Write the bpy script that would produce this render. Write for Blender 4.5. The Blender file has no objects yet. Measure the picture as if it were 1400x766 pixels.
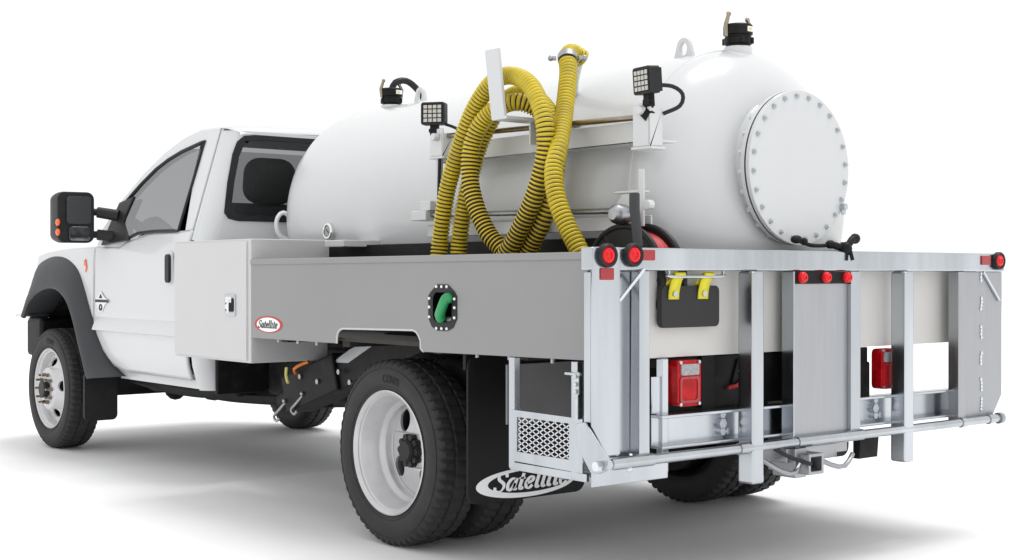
import bpy, bmesh, math, random
from mathutils import Vector, Matrix, geometry
random.seed(4)
S = bpy.context.scene
COL = S.collection
R = math.radians

# ---------------------------------------------------------------- camera, light, exposure
cam = bpy.data.objects.new('camera', bpy.data.cameras.new('camera'))
COL.objects.link(cam)
cam.location = (-4.507, -3.521, 1.179)
cam.rotation_euler = (math.pi / 2 - 0.0044, 0, -0.684)
cam.data.sensor_width = 36
cam.data.lens = 36 * 1888.55 / 1400
cam.data.clip_start = 0.05
cam.data.clip_end = 500
S.camera = cam

w = bpy.data.worlds.new('World')
S.world = w
w.use_nodes = True
w.node_tree.nodes['Background'].inputs[0].default_value = (1, 1, 1, 1)
w.node_tree.nodes['Background'].inputs[1].default_value = 1.07

ld = bpy.data.lights.new('far_area_lamp', 'AREA')  # distant area lamp added as a stand-in for soft sunlight
ld.shape = 'RECTANGLE'
ld.size, ld.size_y = 60, 60
ld.energy = 98000
lo = bpy.data.objects.new('far_area_lamp', ld)
COL.objects.link(lo)
lo.location = (38.0, -6.0, 136)
lo.rotation_euler = (Vector((0, 2.0, 0.0)) - lo.location).to_track_quat('-Z', 'Y').to_euler()

S.view_settings.view_transform = 'Standard'
S.view_settings.look = 'None'
S.view_settings.exposure = 0
S.view_settings.gamma = 1
S.cycles.max_bounces = 8
S.cycles.transparent_max_bounces = 12

# ---------------------------------------------------------------- materials
def mat(name, col, rough=.5, metal=0., vary=.06, scale=6., coat=0., bump=0., bscale=80., stretch=(1, 1, 1), rvary=.12, dirt=0., spec=.5):
    m = bpy.data.materials.new(name)
    m.use_nodes = True
    nt = m.node_tree
    b = nt.nodes['Principled BSDF']
    b.inputs['Roughness'].default_value = rough
    b.inputs['Metallic'].default_value = metal
    b.inputs['Coat Weight'].default_value = coat
    b.inputs['Coat Roughness'].default_value = .08
    b.inputs['Specular IOR Level'].default_value = spec
    tc = nt.nodes.new('ShaderNodeTexCoord')
    mp = nt.nodes.new('ShaderNodeMapping')
    mp.inputs['Scale'].default_value = stretch
    nt.links.new(tc.outputs['Object'], mp.inputs['Vector'])
    n = nt.nodes.new('ShaderNodeTexNoise')
    n.inputs['Scale'].default_value = scale
    n.inputs['Detail'].default_value = 6
    n.inputs['Roughness'].default_value = .6
    nt.links.new(mp.outputs[0], n.inputs['Vector'])
    cr = nt.nodes.new('ShaderNodeValToRGB')
    cr.color_ramp.elements[0].position = .3
    cr.color_ramp.elements[1].position = .7
    lo_ = tuple(max(0, c * (1 - vary)) for c in col) + (1,)
    hi_ = tuple(min(1, c * (1 + vary)) for c in col) + (1,)
    cr.color_ramp.elements[0].color = lo_
    cr.color_ramp.elements[1].color = hi_
    nt.links.new(n.outputs['Fac'], cr.inputs[0])
    out = cr.outputs[0]
    if dirt:
        n2 = nt.nodes.new('ShaderNodeTexNoise')
        n2.inputs['Scale'].default_value = 14
        n2.inputs['Detail'].default_value = 9
        nt.links.new(tc.outputs['Object'], n2.inputs['Vector'])
        r2 = nt.nodes.new('ShaderNodeMapRange')
        r2.inputs[1].default_value, r2.inputs[2].default_value = .52, .75
        r2.inputs[3].default_value, r2.inputs[4].default_value = 0, dirt
        nt.links.new(n2.outputs['Fac'], r2.inputs[0])
        mx = nt.nodes.new('ShaderNodeMix')
        mx.data_type = 'RGBA'
        nt.links.new(r2.outputs[0], mx.inputs['Factor'])
        nt.links.new(out, mx.inputs['A'])
        mx.inputs['B'].default_value = (.10, .085, .065, 1)
        out = mx.outputs['Result']
    nt.links.new(out, b.inputs['Base Color'])
    mr = nt.nodes.new('ShaderNodeMapRange')
    mr.inputs[3].default_value = max(.02, rough - rvary * rough * 2)
    mr.inputs[4].default_value = min(1, rough + rvary * rough * 2)
    nt.links.new(n.outputs['Fac'], mr.inputs[0])
    nt.links.new(mr.outputs[0], b.inputs['Roughness'])
    if bump:
        n3 = nt.nodes.new('ShaderNodeTexNoise')
        n3.inputs['Scale'].default_value = bscale
        n3.inputs['Detail'].default_value = 3
        nt.links.new(mp.outputs[0], n3.inputs['Vector'])
        bp = nt.nodes.new('ShaderNodeBump')
        bp.inputs['Strength'].default_value = bump
        bp.inputs['Distance'].default_value = .004
        nt.links.new(n3.outputs['Fac'], bp.inputs['Height'])
        nt.links.new(bp.outputs[0], b.inputs['Normal'])
    return m

def glass(name, tint, gloss_rough=.02):
    m = bpy.data.materials.new(name)
    m.use_nodes = True
    nt = m.node_tree
    nt.nodes.remove(nt.nodes['Principled BSDF'])
    t = nt.nodes.new('ShaderNodeBsdfTransparent')
    t.inputs[0].default_value = (*tint, 1)
    g = nt.nodes.new('ShaderNodeBsdfGlossy')
    g.inputs['Roughness'].default_value = gloss_rough
    lw = nt.nodes.new('ShaderNodeLayerWeight')
    lw.inputs['Blend'].default_value = .5
    pw = nt.nodes.new('ShaderNodeMath')
    pw.operation = 'POWER'
    pw.inputs[1].default_value = 4.5
    nt.links.new(lw.outputs['Facing'], pw.inputs[0])
    f = nt.nodes.new('ShaderNodeMapRange')
    f.inputs[3].default_value, f.inputs[4].default_value = .04, .75
    nt.links.new(pw.outputs[0], f.inputs[0])
    x = nt.nodes.new('ShaderNodeMixShader')
    nt.links.new(f.outputs[0], x.inputs[0])
    nt.links.new(t.outputs[0], x.inputs[1])
    nt.links.new(g.outputs[0], x.inputs[2])
    nt.links.new(x.outputs[0], nt.nodes['Material Output'].inputs[0])
    return m

M = dict(
    white=mat('white_car_paint', (.625, .64, .655), .30, vary=.006, coat=.5, rvary=.02),
    tank=mat('white_tank_paint', (.615, .628, .635), .26, vary=.012, scale=3, coat=.4, bump=.03, bscale=9, rvary=.05),
    cabinet=mat('pale_aluminium_paint', (.57, .57, .575), .38, vary=.02, scale=3),
    grey=mat('mid_grey_coated_steel', (.262, .262, .264), .38, vary=.05, scale=1.1, bump=.10, bscale=3.5),
    beige=mat('pale_beige_panel', (.63, .62, .60), .45, vary=.02, scale=3),
    galv=mat('galvanised_steel', (.475, .50, .53), .20, 1., vary=.20, scale=1.9, bump=.02, bscale=20, stretch=(1.6, 1.6, .22), rvary=.3),  # upright streaks in the base colour stand in for light and dark reflections
    galvdark=mat('brushed_steel_plate', (.40, .41, .425), .40, 1., vary=.08, scale=30, bump=.12, bscale=160, stretch=(1, 1, .08), rvary=.25),
    alu=mat('bright_aluminium', (.70, .72, .75), .26, 1., vary=.03, scale=12, rvary=.3),
    zinc=mat('zinc_bolt', (.55, .59, .61), .35, 1., vary=.15, scale=30),
    chrome=mat('chrome', (.8, .8, .8), .12, 1., vary=.05, scale=12),
    blackp=mat('black_plastic', (.016, .0165, .018), .48, vary=.2, scale=20, bump=.1, bscale=250, spec=.3),
    flare=mat('dark_grey_moulded_plastic', (.045, .047, .052), .55, vary=.08, scale=12, bump=.15, bscale=400, spec=.35),
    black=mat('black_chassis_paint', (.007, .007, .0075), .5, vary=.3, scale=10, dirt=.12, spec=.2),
    under=mat('brown_dusty_underside', (.032, .028, .024), .75, vary=.2, scale=8, dirt=.3),
    rubber=mat('tyre_rubber', (.030, .030, .0315), .65, vary=.2, scale=14, bump=.12, bscale=120, dirt=.10, spec=.32),
    flap=mat('black_rubber_sheet', (.009, .009, .010), .55, vary=.15, scale=8, bump=.08, bscale=200, spec=.22),
    pad=mat('charcoal_foam_pad', (.030, .030, .032), .85, vary=.15, scale=40, bump=.3, bscale=300),
    rim=mat('silver_wheel_paint', (.60, .60, .61), .33, .35, vary=.05, scale=10, coat=.2, dirt=.06),
    red=mat('red_lens', (.74, .008, .014), .22, vary=.15, scale=60, coat=.1, spec=.3),
    tail=mat('tail_lens', (.44, .005, .008), .25, vary=.35, scale=25, spec=.22),
    redd=mat('red_reflector', (.36, .012, .020), .25, vary=.2, scale=120, coat=.4),
    clear=mat('clear_lens', (.30, .30, .31), .15, vary=.3, scale=90, coat=.6),
    orange=mat('orange_lens', (.85, .14, .02), .2, vary=.1, coat=.4),
    orangec=mat('orange_cable', (.75, .20, .02), .5),
    hose=mat('yellow_hose', (.62, .475, .020), .42, vary=.14, scale=9, dirt=.28),
    hosed=mat('dark_hose_groove', (.045, .022, .006), .6, vary=.2, scale=10),
    strap=mat('yellow_webbing', (.72, .64, .03), .7, vary=.08, scale=60, bump=.3, bscale=300),
    green=mat('green_handle', (.012, .27, .085), .35, vary=.15, scale=20, coat=.2),
    whitep=mat('white_print', (.88, .89, .90), .5, vary=.03),
    blackprint=mat('black_print', (.012, .012, .012), .5),
    redp=mat('red_print', (.52, .02, .03), .45, vary=.05),
    emboss=mat('tyre_lettering', (.006, .006, .006), .8, vary=.2, scale=40),
    seat=mat('dark_grey_cloth', (.16, .161, .165), .8, vary=.15, scale=40),
    dash=mat('grey_interior_trim', (.20, .20, .205), .7, vary=.1),
    liner=mat('pale_headliner', (.32, .32, .32), .9, vary=.05),
    led=mat('led_reflector', (.52, .51, .47), .2, .3, vary=.2, scale=90),
    mirror=mat('mirror_glass', (.075, .077, .082), .22, .3, vary=.03),
    mglass=mat('convex_mirror_glass', (.32, .33, .35), .05, 1., vary=.5, scale=14),
    steel=mat('worn_steel_rod', (.36, .31, .25), .34, 1., vary=.25, scale=8),
    label=mat('yellow_label', (.7, .66, .2), .5),
    ground=mat('white_studio_floor', (.90, .90, .90), .8, vary=.01, scale=2),
    tint=glass('cab_glass', (.54, .545, .55)),
    tintd=glass('privacy_glass', (.30, .305, .31)),
)

# ---------------------------------------------------------------- helpers
class MB:
    def __init__(s):
        s.bm = bmesh.new()
        s.mi = 0
    def face(s, vs):
        try:
            f = s.bm.faces.new(vs)
            f.material_index = s.mi
            return f
        except ValueError:
            return None
    def grid(s, rows, close=False):
        V = [[s.bm.verts.new(p) for p in r] for r in rows]
        for a, b in zip(V, V[1:]):
            n = len(a)
            for i in range(n if close else n - 1):
                s.face((a[i], a[(i + 1) % n], b[(i + 1) % n], b[i]))
        return V
    def box(s, c0, c1, rot=None, piv=None):
        x0, y0, z0 = c0
        x1, y1, z1 = c1
        P = [Vector(p) for p in ((x0, y0, z0), (x1, y0, z0), (x1, y1, z0), (x0, y1, z0), (x0, y0, z1), (x1, y0, z1), (x1, y1, z1), (x0, y1, z1))]
        if rot is not None:
            pv = Vector(piv) if piv else (P[0] + P[6]) / 2
            P = [rot @ (p - pv) + pv for p in P]
        v = [s.bm.verts.new(p) for p in P]
        for f in ((0, 3, 2, 1), (4, 5, 6, 7), (0, 1, 5, 4), (1, 2, 6, 5), (2, 3, 7, 6), (3, 0, 4, 7)):
            s.face([v[i] for i in f])
        return s
    def beam(s, a, b, wy, wz, up=(0, 0, 1)):
        a, b = Vector(a), Vector(b)
        d = (b - a).normalized()
        sx = d.cross(Vector(up)).normalized()
        sz = sx.cross(d)
        rows = []
        for p in (a, b):
            rows.append([p + sx * i * wy / 2 + sz * j * wz / 2 for i, j in ((-1, -1), (1, -1), (1, 1), (-1, 1))])
        V = s.grid(rows, True)
        s.face(V[0][::-1]); s.face(V[1])
        return s
    def cyl(s, a, b, r, r2=None, n=20, cap=True):
        return s.tube([a, b], [r, r if r2 is None else r2], n, cap)
    def tube(s, path, r, n=12, cap=True, closed=False):
        P = [Vector(p) for p in path]
        k = len(P)
        rr = r if isinstance(r, (list, tuple)) else [r] * k
        T = []
        for i in range(k):
            a = P[(i - 1) % k] if closed else P[max(i - 1, 0)]
            b = P[(i + 1) % k] if closed else P[min(i + 1, k - 1)]
            T.append((b - a).normalized())
        ref = Vector((0, 0, 1)) if abs(T[0].z) < .9 else Vector((1, 0, 0))
        u = T[0].cross(ref).normalized()
        rows = []
        for i in range(k):
            u = (u - T[i] * u.dot(T[i])).normalized()
            v = T[i].cross(u)
            rows.append([P[i] + (u * math.cos(2 * math.pi * j / n) + v * math.sin(2 * math.pi * j / n)) * rr[i] for j in range(n)])
        if closed:
            V = [[s.bm.verts.new(p) for p in q] for q in rows]
            for i in range(k):
                a, b = V[i], V[(i + 1) % k]
                for j in range(n):
                    s.face((a[j], a[(j + 1) % n], b[(j + 1) % n], b[j]))
        else:
            V = s.grid(rows, True)
            if cap:
                s.face(V[0][::-1]); s.face(V[-1])
        return s
    def lathe(s, prof, org=(0, 0, 0), axis='x', n=48, cap=False):
        o = Vector(org)
        rows = []
        for a, r in prof:
            row = []
            for j in range(n):
                t = 2 * math.pi * j / n
                c, d = r * math.cos(t), r * math.sin(t)
                p = {'x': (a, c, d), 'y': (d, a, c), 'z': (c, d, a)}[axis]
                row.append(o + Vector(p))
            rows.append(row)
        V = s.grid(rows, True)
        if cap:
            s.face(V[0][::-1]); s.face(V[-1])
        return s
    def prism(s, poly, f0, f1, holes=()):
        """poly and holes are 2-D loops; f0, f1 map a 2-D point to 3-D on the two faces"""
        loops = [list(poly)] + [list(h) for h in holes]
        tris = geometry.tessellate_polygon([[Vector((p[0], p[1], 0)) for p in l] for l in loops])
        flat = [p for l in loops for p in l]
        A = [s.bm.verts.new(f0(*p)) for p in flat]
        B = [s.bm.verts.new(f1(*p)) for p in flat]
        for t in tris:
            s.face([A[i] for i in t]); s.face([B[i] for i in reversed(t)])
        k = 0
        for l in loops:
            n = len(l)
            for i in range(n):
                a, b = k + i, k + (i + 1) % n
                s.face((A[a], A[b], B[b], B[a]))
            k += n
        return s
    def sheet(s, poly, f):
        V = [s.bm.verts.new(f(*p)) for p in poly]
        for t in geometry.tessellate_polygon([[Vector((p[0], p[1], 0)) for p in poly]]):
            s.face([V[i] for i in t])
        return s
    def px(s, poly, x0, x1, holes=()):
        return s.prism(poly, lambda a, b: (x0, a, b), lambda a, b: (x1, a, b), holes)
    def py(s, poly, y0, y1, holes=()):
        return s.prism(poly, lambda a, b: (a, y0, b), lambda a, b: (a, y1, b), holes)
    def pz(s, poly, z0, z1, holes=()):
        return s.prism(poly, lambda a, b: (a, b, z0), lambda a, b: (a, b, z1), holes)
    def sphere(s, c, r, n=16, sc=(1, 1, 1)):
        m = Matrix.Translation(Vector(c)) @ Matrix.Diagonal((*[r * q for q in sc], 1))
        bmesh.ops.create_uvsphere(s.bm, u_segments=n, v_segments=max(6, n // 2), radius=1, matrix=m)
        return s
    def build(s, name, m, parent=None, bevel=0., ang=35., segs=2, solid=0., mats=None):
        bmesh.ops.remove_doubles(s.bm, verts=s.bm.verts, dist=1e-5)
        bmesh.ops.recalc_face_normals(s.bm, faces=s.bm.faces)
        me = bpy.data.meshes.new(name)
        s.bm.to_mesh(me)
        s.bm.free()
        for q in (mats or [m]):
            me.materials.append(q)
        for p in me.polygons:
            p.use_smooth = True
        me.set_sharp_from_angle(angle=R(ang))
        o = bpy.data.objects.new(name, me)
        COL.objects.link(o)
        if parent:
            par(o, parent)
        if solid:
            q = o.modifiers.new('solid', 'SOLIDIFY')
            q.thickness = solid
            q.offset = -1
        if bevel:
            q = o.modifiers.new('bevel', 'BEVEL')
            q.width = bevel
            q.segments = segs
            q.limit_method = 'ANGLE'
            q.angle_limit = R(40)
            q.harden_normals = True
        return o

def world_loc(o):
    p = Vector(o.location)
    while o.parent:
        o = o.parent
        p = p + Vector(o.location)
    return p

def par(o, parent):
    """keep o where it stands in the world"""
    o.parent = parent
    o.location = Vector(o.location) - world_loc(parent)

def thing(name, label, cat, loc, group=None):
    o = bpy.data.objects.new(name, None)
    COL.objects.link(o)
    o.location = loc
    o['label'] = label
    o['category'] = cat
    if group:
        o['group'] = group
    return o

def part(name, parent, loc):
    o = bpy.data.objects.new(name, None)
    COL.objects.link(o)
    o.location = loc
    par(o, parent)
    return o

def dup(o, parent, loc, rot=None):
    """copy of one object at a world position"""
    c = o.copy()
    COL.objects.link(c)
    c.parent = parent
    c.location = Vector(loc) - world_loc(parent)
    if rot is not None:
        c.rotation_euler = rot
    return c

def lerp(x, pts):
    if x <= pts[0][0]:
        return pts[0][1]
    for (a, p), (b, q) in zip(pts, pts[1:]):
        if x <= b:
            return p + (q - p) * (x - a) / (b - a)
    return pts[-1][1]

def catmull(P, step=.02, closed=False):
    P = [Vector(p) for p in P]
    n = len(P)
    out = []
    rng = range(n) if closed else range(n - 1)
    for i in rng:
        if closed:
            a, b, c, d = P[(i - 1) % n], P[i], P[(i + 1) % n], P[(i + 2) % n]
        else:
            b, c = P[i], P[i + 1]
            a = P[i - 1] if i else b + (b - c)
            d = P[i + 2] if i + 2 < n else c + (c - b)
        k = max(2, int((c - b).length / step))
        for j in range(k):
            t = j / k
            out.append(.5 * ((2 * b) + (c - a) * t + (2 * a - 5 * b + 4 * c - d) * t * t + (3 * b - a - 3 * c + d) * t ** 3))
    if not closed:
        out.append(P[-1])
    return out

def resample(P, d):
    out = [P[0].copy()]
    acc = 0
    for a, b in zip(P, P[1:]):
        L = (b - a).length
        while acc + L >= d:
            t = (d - acc) / L
            a = a + (b - a) * t
            out.append(a.copy())
            L = (b - a).length
            acc = 0
            if L < 1e-9:
                break
        acc += L
    return out

def rrect(x0, y0, x1, y1, r, n=5):
    out = []
    for cx, cy, a0 in ((x1 - r, y1 - r, 0), (x0 + r, y1 - r, 90), (x0 + r, y0 + r, 180), (x1 - r, y0 + r, 270)):
        for i in range(n + 1):
            t = R(a0 + 90 * i / n)
            out.append((cx + r * math.cos(t), cy + r * math.sin(t)))
    return out

def ellipse(cx, cy, a, b, n=40):
    return [(cx + a * math.cos(2 * math.pi * i / n), cy + b * math.sin(2 * math.pi * i / n)) for i in range(n)]

# broad-nib letters, drawn as spines
GL = {
    'S': (.54, [[(.47, .58), (.46, .68), (.38, .745), (.26, .75), (.15, .69), (.12, .58), (.18, .48), (.30, .39), (.40, .29), (.41, .15), (.33, .03), (.2, -.01), (.08, .03), (.03, .10), (.03, .2)]]),
    'a': (.50, [[(.37, .44), (.27, .50), (.14, .44), (.05, .26), (.08, .06), (.17, .01), (.29, .12), (.36, .3)], [(.41, .50), (.36, .12), (.39, .02), (.48, .07)]]),
    't': (.33, [[(.19, .68), (.12, .12), (.16, .01), (.28, .08)], [(.02, .475), (.30, .475)]]),
    'e': (.44, [[(.07, .22), (.22, .26), (.34, .34), (.35, .44), (.26, .50), (.13, .42), (.05, .22), (.10, .05), (.22, .01), (.36, .13)]]),
    'l': (.28, [[(.05, .74), (.15, .76), (.10, .12), (.14, .01), (.24, .07)]]),
    'i': (.28, [[(.04, .45), (.13, .50), (.09, .12), (.13, .01), (.23, .07)], [(.13, .66), (.15, .64)]]),
    'C': (.62, [[(.52, .60), (.42, .72), (.28, .74), (.12, .62), (.06, .37), (.12, .12), (.28, .0), (.42, .02), (.52, .14)]]),
    'O': (.68, [[(.32, .75), (.12, .62), (.06, .37), (.12, .12), (.32, .0), (.52, .12), (.58, .37), (.52, .62), (.32, .75)]]),
    'N': (.66, [[(.08, 0), (.08, .75)], [(.08, .75), (.54, 0)], [(.54, 0), (.54, .75)]]),
    'T': (.56, [[(.02, .72), (.52, .72)], [(.27, .72), (.27, 0)]]),
    'I': (.24, [[(.10, 0), (.10, .75)]]),
}
def text_width(txt):
    return sum(GL[c][0] for c in txt)
def text_quads(txt, wmin=.022, wmax=.062, shear=.2):
    """list of 2-D strips (left points, right points)"""
    x = 0
    out = []
    for c in txt:
        adv, strokes = GL[c]
        for st in strokes:
            P = [Vector((p[0] + shear * p[1], p[1], 0)) for p in st]
            Q = catmull(P, .03) if len(P) > 2 else [P[0].lerp(P[1], i / 4) for i in range(5)]
            L, Rr = [], []
            for i, p in enumerate(Q):
                t = (Q[min(i + 1, len(Q) - 1)] - Q[max(i - 1, 0)]).normalized()
                nb = Vector((-t.y, t.x, 0))
                wd = wmin + (wmax - wmin) * abs(t.dot(Vector((.22, .975, 0))) if c != 'S' else t.dot(Vector((-.45, .89, 0))))
                L.append((x + p.x + nb.x * wd, p.y + nb.y * wd))
                Rr.append((x + p.x - nb.x * wd, p.y - nb.y * wd))
            out.append((L, Rr))
        x += adv
    return out
def text_mesh(mb, txt, fmap, **k):
    for L, Rr in text_quads(txt, **k):
        mb.grid([[fmap(*p) for p in L], [fmap(*p) for p in Rr]])

# ---------------------------------------------------------------- ground
g = MB()
g.pz(ellipse(0, 0, 48, 48, 96), -.3, 0)
g = g.build('ground', M['ground'])
g['kind'] = 'structure'
g['label'] = 'plain white studio floor under the truck'

# ================================================================ the truck
truck = thing('service_truck', 'white regular cab service truck with grey flatbed and galvanised tailgate on dual rear wheels', 'truck', (0, 2.9, 0))
W = 1.22

# ---- chassis
c = MB()
for sx in (-1, 1):
    c.box((sx * .43 - .04, .13, .60), (sx * .43 + .04, 6.25, .80))
for y in (.9, 2.2, 3.4, 4.6, 5.4):
    c.box((-.39, y, .62), (.39, y + .10, .76))
chassis = c.build('chassis', M['black'], truck, .008)
# rear axle, differential, leaf springs
c = MB()
c.cyl((-1.0, 1.449, .405), (1.0, 1.449, .405), .07)
c.sphere((0, 1.47, .405), .2, 20, (1, .9, 1))
c.build('rear_axle', M['black'], truck)
for sx in (-1, 1):
    c = MB()
    c.cyl((sx * .58, 1.449, .405), (sx * .70, 1.449, .405), .236, n=40)
    c.build('brake_drum', M['black'], truck, .01)
for sx in (-1, 1):
    c = MB()
    c.tube(catmull([(sx * .55, .85, .70), (sx * .55, 1.15, .56), (sx * .55, 1.449, .50), (sx * .55, 1.75, .56), (sx * .55, 2.1, .70)], .05), .04, 8)
    c.build('leaf_spring', M['black'], truck)
c = MB()
c.cyl((-.95, 5.7, .405), (.95, 5.7, .405), .06)
c.sphere((.2, 5.7, .40), .15, 16)
c.beam((-.6, 5.7, .52), (-.55, 4.5, .60), .08, .07)
c.beam((.6, 5.7, .52), (.55, 4.5, .60), .08, .07)
c.build('front_axle', M['black'], truck)
# gearbox, exhaust and tanks that hang under the cab
c = MB()
c.box((-.28, 3.6, .42), (.30, 5.0, .70))
c.sphere((-.46, 4.97, .43), .085, 14, (.8, 1.2, 1))
c.tube(catmull([(-.55, 5.35, .50), (-.62, 4.9, .47), (-.66, 4.4, .50), (-.60, 3.9, .47), (-.5, 3.0, .50), (-.5, 2.4, .55)], .08), .055, 10)
c.tube(catmull([(-.80, 4.85, .53), (-.78, 4.4, .50), (-.74, 4.0, .49), (-.7, 3.6, .52)], .08), .05, 10)
c.box((-.74, 4.05, .44), (-.40, 4.45, .62))
c.build('gearbox', M['black'], truck, .02)
c = MB()
c.box((-.62, 2.60, .49), (-.36, 3.45, .80))
c.box((-.60, 2.9, .45), (-.42, 3.2, .5))
c.build('fuel_tank', M['black'], truck, .05)

# ---- inclined support arm between cabinet and rear wheel
a = MB()
a.beam((-.80, 1.20, 1.03), (-.80, 2.72, .56), .14, .17)
a.beam((-.80, 2.30, .70), (-.80, 2.80, .545), .18, .19)
a.cyl((-.80, 2.78, .55), (-.80, 2.93, .50), .06, n=14)
arm = a.build('support_arm', M['black'], truck, .012)
a = MB()
a.px([(2.338, .742), (2.184, .812), (2.009, .868), (1.916, .868), (2.20, .745)], -.874, -.870)
a.build('arm_plate', M['galvdark'], arm)
for y, z in ((2.62, .52), (2.80, .47)):
    a = MB()
    a.tube(catmull([(-.88, y - .02, z + .05), (-.90, y + .04, z - .01), (-.90, y + .08, z - .04), (-.90, y + .05, z - .06), (-.90, y + .02, z - .04)], .012), .007, 8)
    a.sphere((-.895, y - .02, z + .05), .012, 10)
    a.build('hook', M['galvdark'], arm)
for y, z in ((2.25, .70), (2.45, .64), (2.62, .655), (2.15, .655)):
    a = MB()
    a.cyl((-.886, y, z), (-.90, y, z), .014, n=6)
    a.build('bolt', M['galvdark'], arm)
a = MB()
a.tube(catmull([(-.90, 2.65, .67), (-.93, 2.62, .695), (-.92, 2.57, .72), (-.9, 2.53, .735)], .02), .008, 8)
a.build('cable', M['orangec'], arm)
a = MB()
a.tube(catmull([(-.93, 2.68, .62), (-.93, 2.70, .66), (-.93, 2.695, .70)], .02), .008, 8)
a.build('cable', M['label'], arm)

# ---- wheels
TYRE = [(-.088, .262), (-.103, .278), (-.113, .305), (-.116, .330), (-.112, .355), (-.104, .376)]
def make_tyre(parent, name='tyre'):
    t = MB()
    n = 168
    rows = []
    prof = TYRE + [(-.098, .392), (-.086, .402), (-.044, .405), (-.040, .394), (-.030, .394), (-.026, .405), (.026, .405), (.030, .394), (.040, .394), (.044, .405), (.086, .402), (.098, .392)] + [(-p[0], p[1]) for p in reversed(TYRE)]
    for a_, r_ in prof:
        row = []
        for j in range(n):
            k = 2 * math.pi * j / n
            q = r_
            ph = (j + (1 if a_ > 0 else 0)) % 3
            if abs(a_) >= .04 and r_ > .385 and ph == 0:
                q = r_ - (.013 if abs(a_) > .06 else .008)
            if abs(a_) < .035 and r_ > .4 and j % 4 == 0:
                q = r_ - .007
            sh = .010 * a_ / .1 / .4
            row.append((a_, q * math.cos(k + sh), q * math.sin(k + sh)))
        rows.append(row)
    t.grid(rows, True)
    o = t.build(name, M['rubber'], None, ang=28)
    # raised ring and ribs on the side wall
    for sgn in (-1, 1):
        for rr, aa in ((.362, .1105), (.293, .1085)):
            pass
    return o

def tyre_letters(mb, txt, r0, a_, h, ang0):
    x = 0
    for L, Rr in text_quads(txt, .05, .075, 0):
        def f(px_, py_):
            th = ang0 + (px_ * h) / r0
            rr = r0 + py_ * h - h * .37
            ax = lerp(rr, [(.262, -.088), (.278, -.103), (.305, -.113), (.33, -.116), (.355, -.112), (.376, -.104)])
            return (ax - .0022, rr * math.cos(th), rr * math.sin(th))
        mb.grid([[f(*p) for p in L], [f(*p) for p in Rr]])

tyre0 = make_tyre(None)
tl = MB()
tyre_letters(tl, 'CONTI', .322, 0, .044, R(90 - 3))
lett0 = tl.build('tyre_lettering', M['emboss'], None)
rb = MB()
for rr, aa in ((.366, -.1095), (.288, -.1075)):
    rb.tube([(aa, rr * math.cos(2 * math.pi * j / 96), rr * math.sin(2 * math.pi * j / 96)) for j in range(96)], .0022, 6, closed=True)
ribs0 = rb.build('sidewall_rib', M['rubber'], None)

# deep dished rear rim (outer face towards -x)
r_ = MB()
r_.lathe([(-.092, .250), (-.1, .256), (-.108, .265), (-.104, .271), (-.098, .268), (-.094, .262), (-.088, .250), (-.080, .243), (-.045, .238), (-.036, .231), (.0, .226), (.012, .219), (.020, .206), (.03, .203), (.055, .20), (.058, .196)], n=72)
rim0 = r_.build('rim', M['rim'], None, ang=50)
r_ = MB()
holes = []
for k in range(4):
    t = R(56 - 90 * k)
    cy, cz = .150 * math.cos(t), .150 * math.sin(t)
    hole = []
    for j in range(20):
        u = 2 * math.pi * j / 20
        e1, e2 = .052 * math.cos(u), .044 * math.sin(u)
        hole.append((cy + e1 * math.cos(t) - e2 * math.sin(t), cz + e1 * math.sin(t) + e2 * math.cos(t)))
    holes.append(hole)
cone = lambda a, b: .060 - .030 * max(0, min(1, (.2 - math.hypot(a, b)) / .12))
r_.prism(ellipse(0, 0, .2, .2, 72), lambda a, b: (cone(a, b), a, b), lambda a, b: (cone(a, b) + .012, a, b), [ellipse(0, 0, .066, .066, 40)] + holes)
disc0 = r_.build('wheel_disc', M['rim'], None, ang=50)
r_ = MB()
r_.lathe([(.07, .066), (.022, .064), (.012, .060), (.008, .05), (-.012, .046), (-.018, .040), (-.018, .001)], n=36)
for k in range(10):
    t = 2 * math.pi * k / 10
    r_.cyl((.03, .060 * math.cos(t), .060 * math.sin(t)), (.0, .060 * math.cos(t), .060 * math.sin(t)), .016, n=6)
hub0 = r_.build('hub', M['blackp'], None)
# convex front rim
r_ = MB()
r_.lathe([(-.088, .252), (-.1, .256), (-.108, .265), (-.104, .271), (-.098, .268), (-.094, .262), (-.09, .250), (-.078, .243), (-.05, .236), (-.036, .229)], n=72)
frim0 = r_.build('rim', M['rim'], None, ang=50)
r_ = MB()
holes = []
for k in range(5):
    t = R(28 - 72 * k)
    cy, cz = .178 * math.cos(t), .178 * math.sin(t)
    hole = []
    for j in range(18):
        u = 2 * math.pi * j / 18
        e1, e2 = .026 * math.cos(u), .036 * math.sin(u)
        hole.append((cy + e1 * math.cos(t) - e2 * math.sin(t), cz + e1 * math.sin(t) + e2 * math.cos(t)))
    holes.append(hole)
fc = lambda a, b: lerp(math.hypot(a, b), [(.06, -.122), (.125, -.120), (.14, -.112), (.2, -.070), (.232, -.040)])
rings = [ellipse(0, 0, .205, .205, 48)]
r_.prism(ellipse(0, 0, .232, .232, 60), lambda a, b: (fc(a, b), a, b), lambda a, b: (fc(a, b) + .012, a, b), [ellipse(0, 0, .14, .14, 48)] + holes)
r_.lathe([(-.112, .14), (-.120, .125), (-.122, .06), (-.112, .06)], n=48)
fdisc0 = r_.build('wheel_disc', M['rim'], None, ang=50)
r_ = MB()
r_.lathe([(-.12, .064), (-.150, .060), (-.160, .05), (-.160, .001)], n=30)
fhub0 = r_.build('hub', M['blackp'], None)
r_ = MB()
r_.cyl((-.118, 0, 0), (-.140, 0, 0), .014, n=6)
r_.cyl((-.14, 0, 0), (-.168, 0, 0), .0075, n=8)
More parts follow.
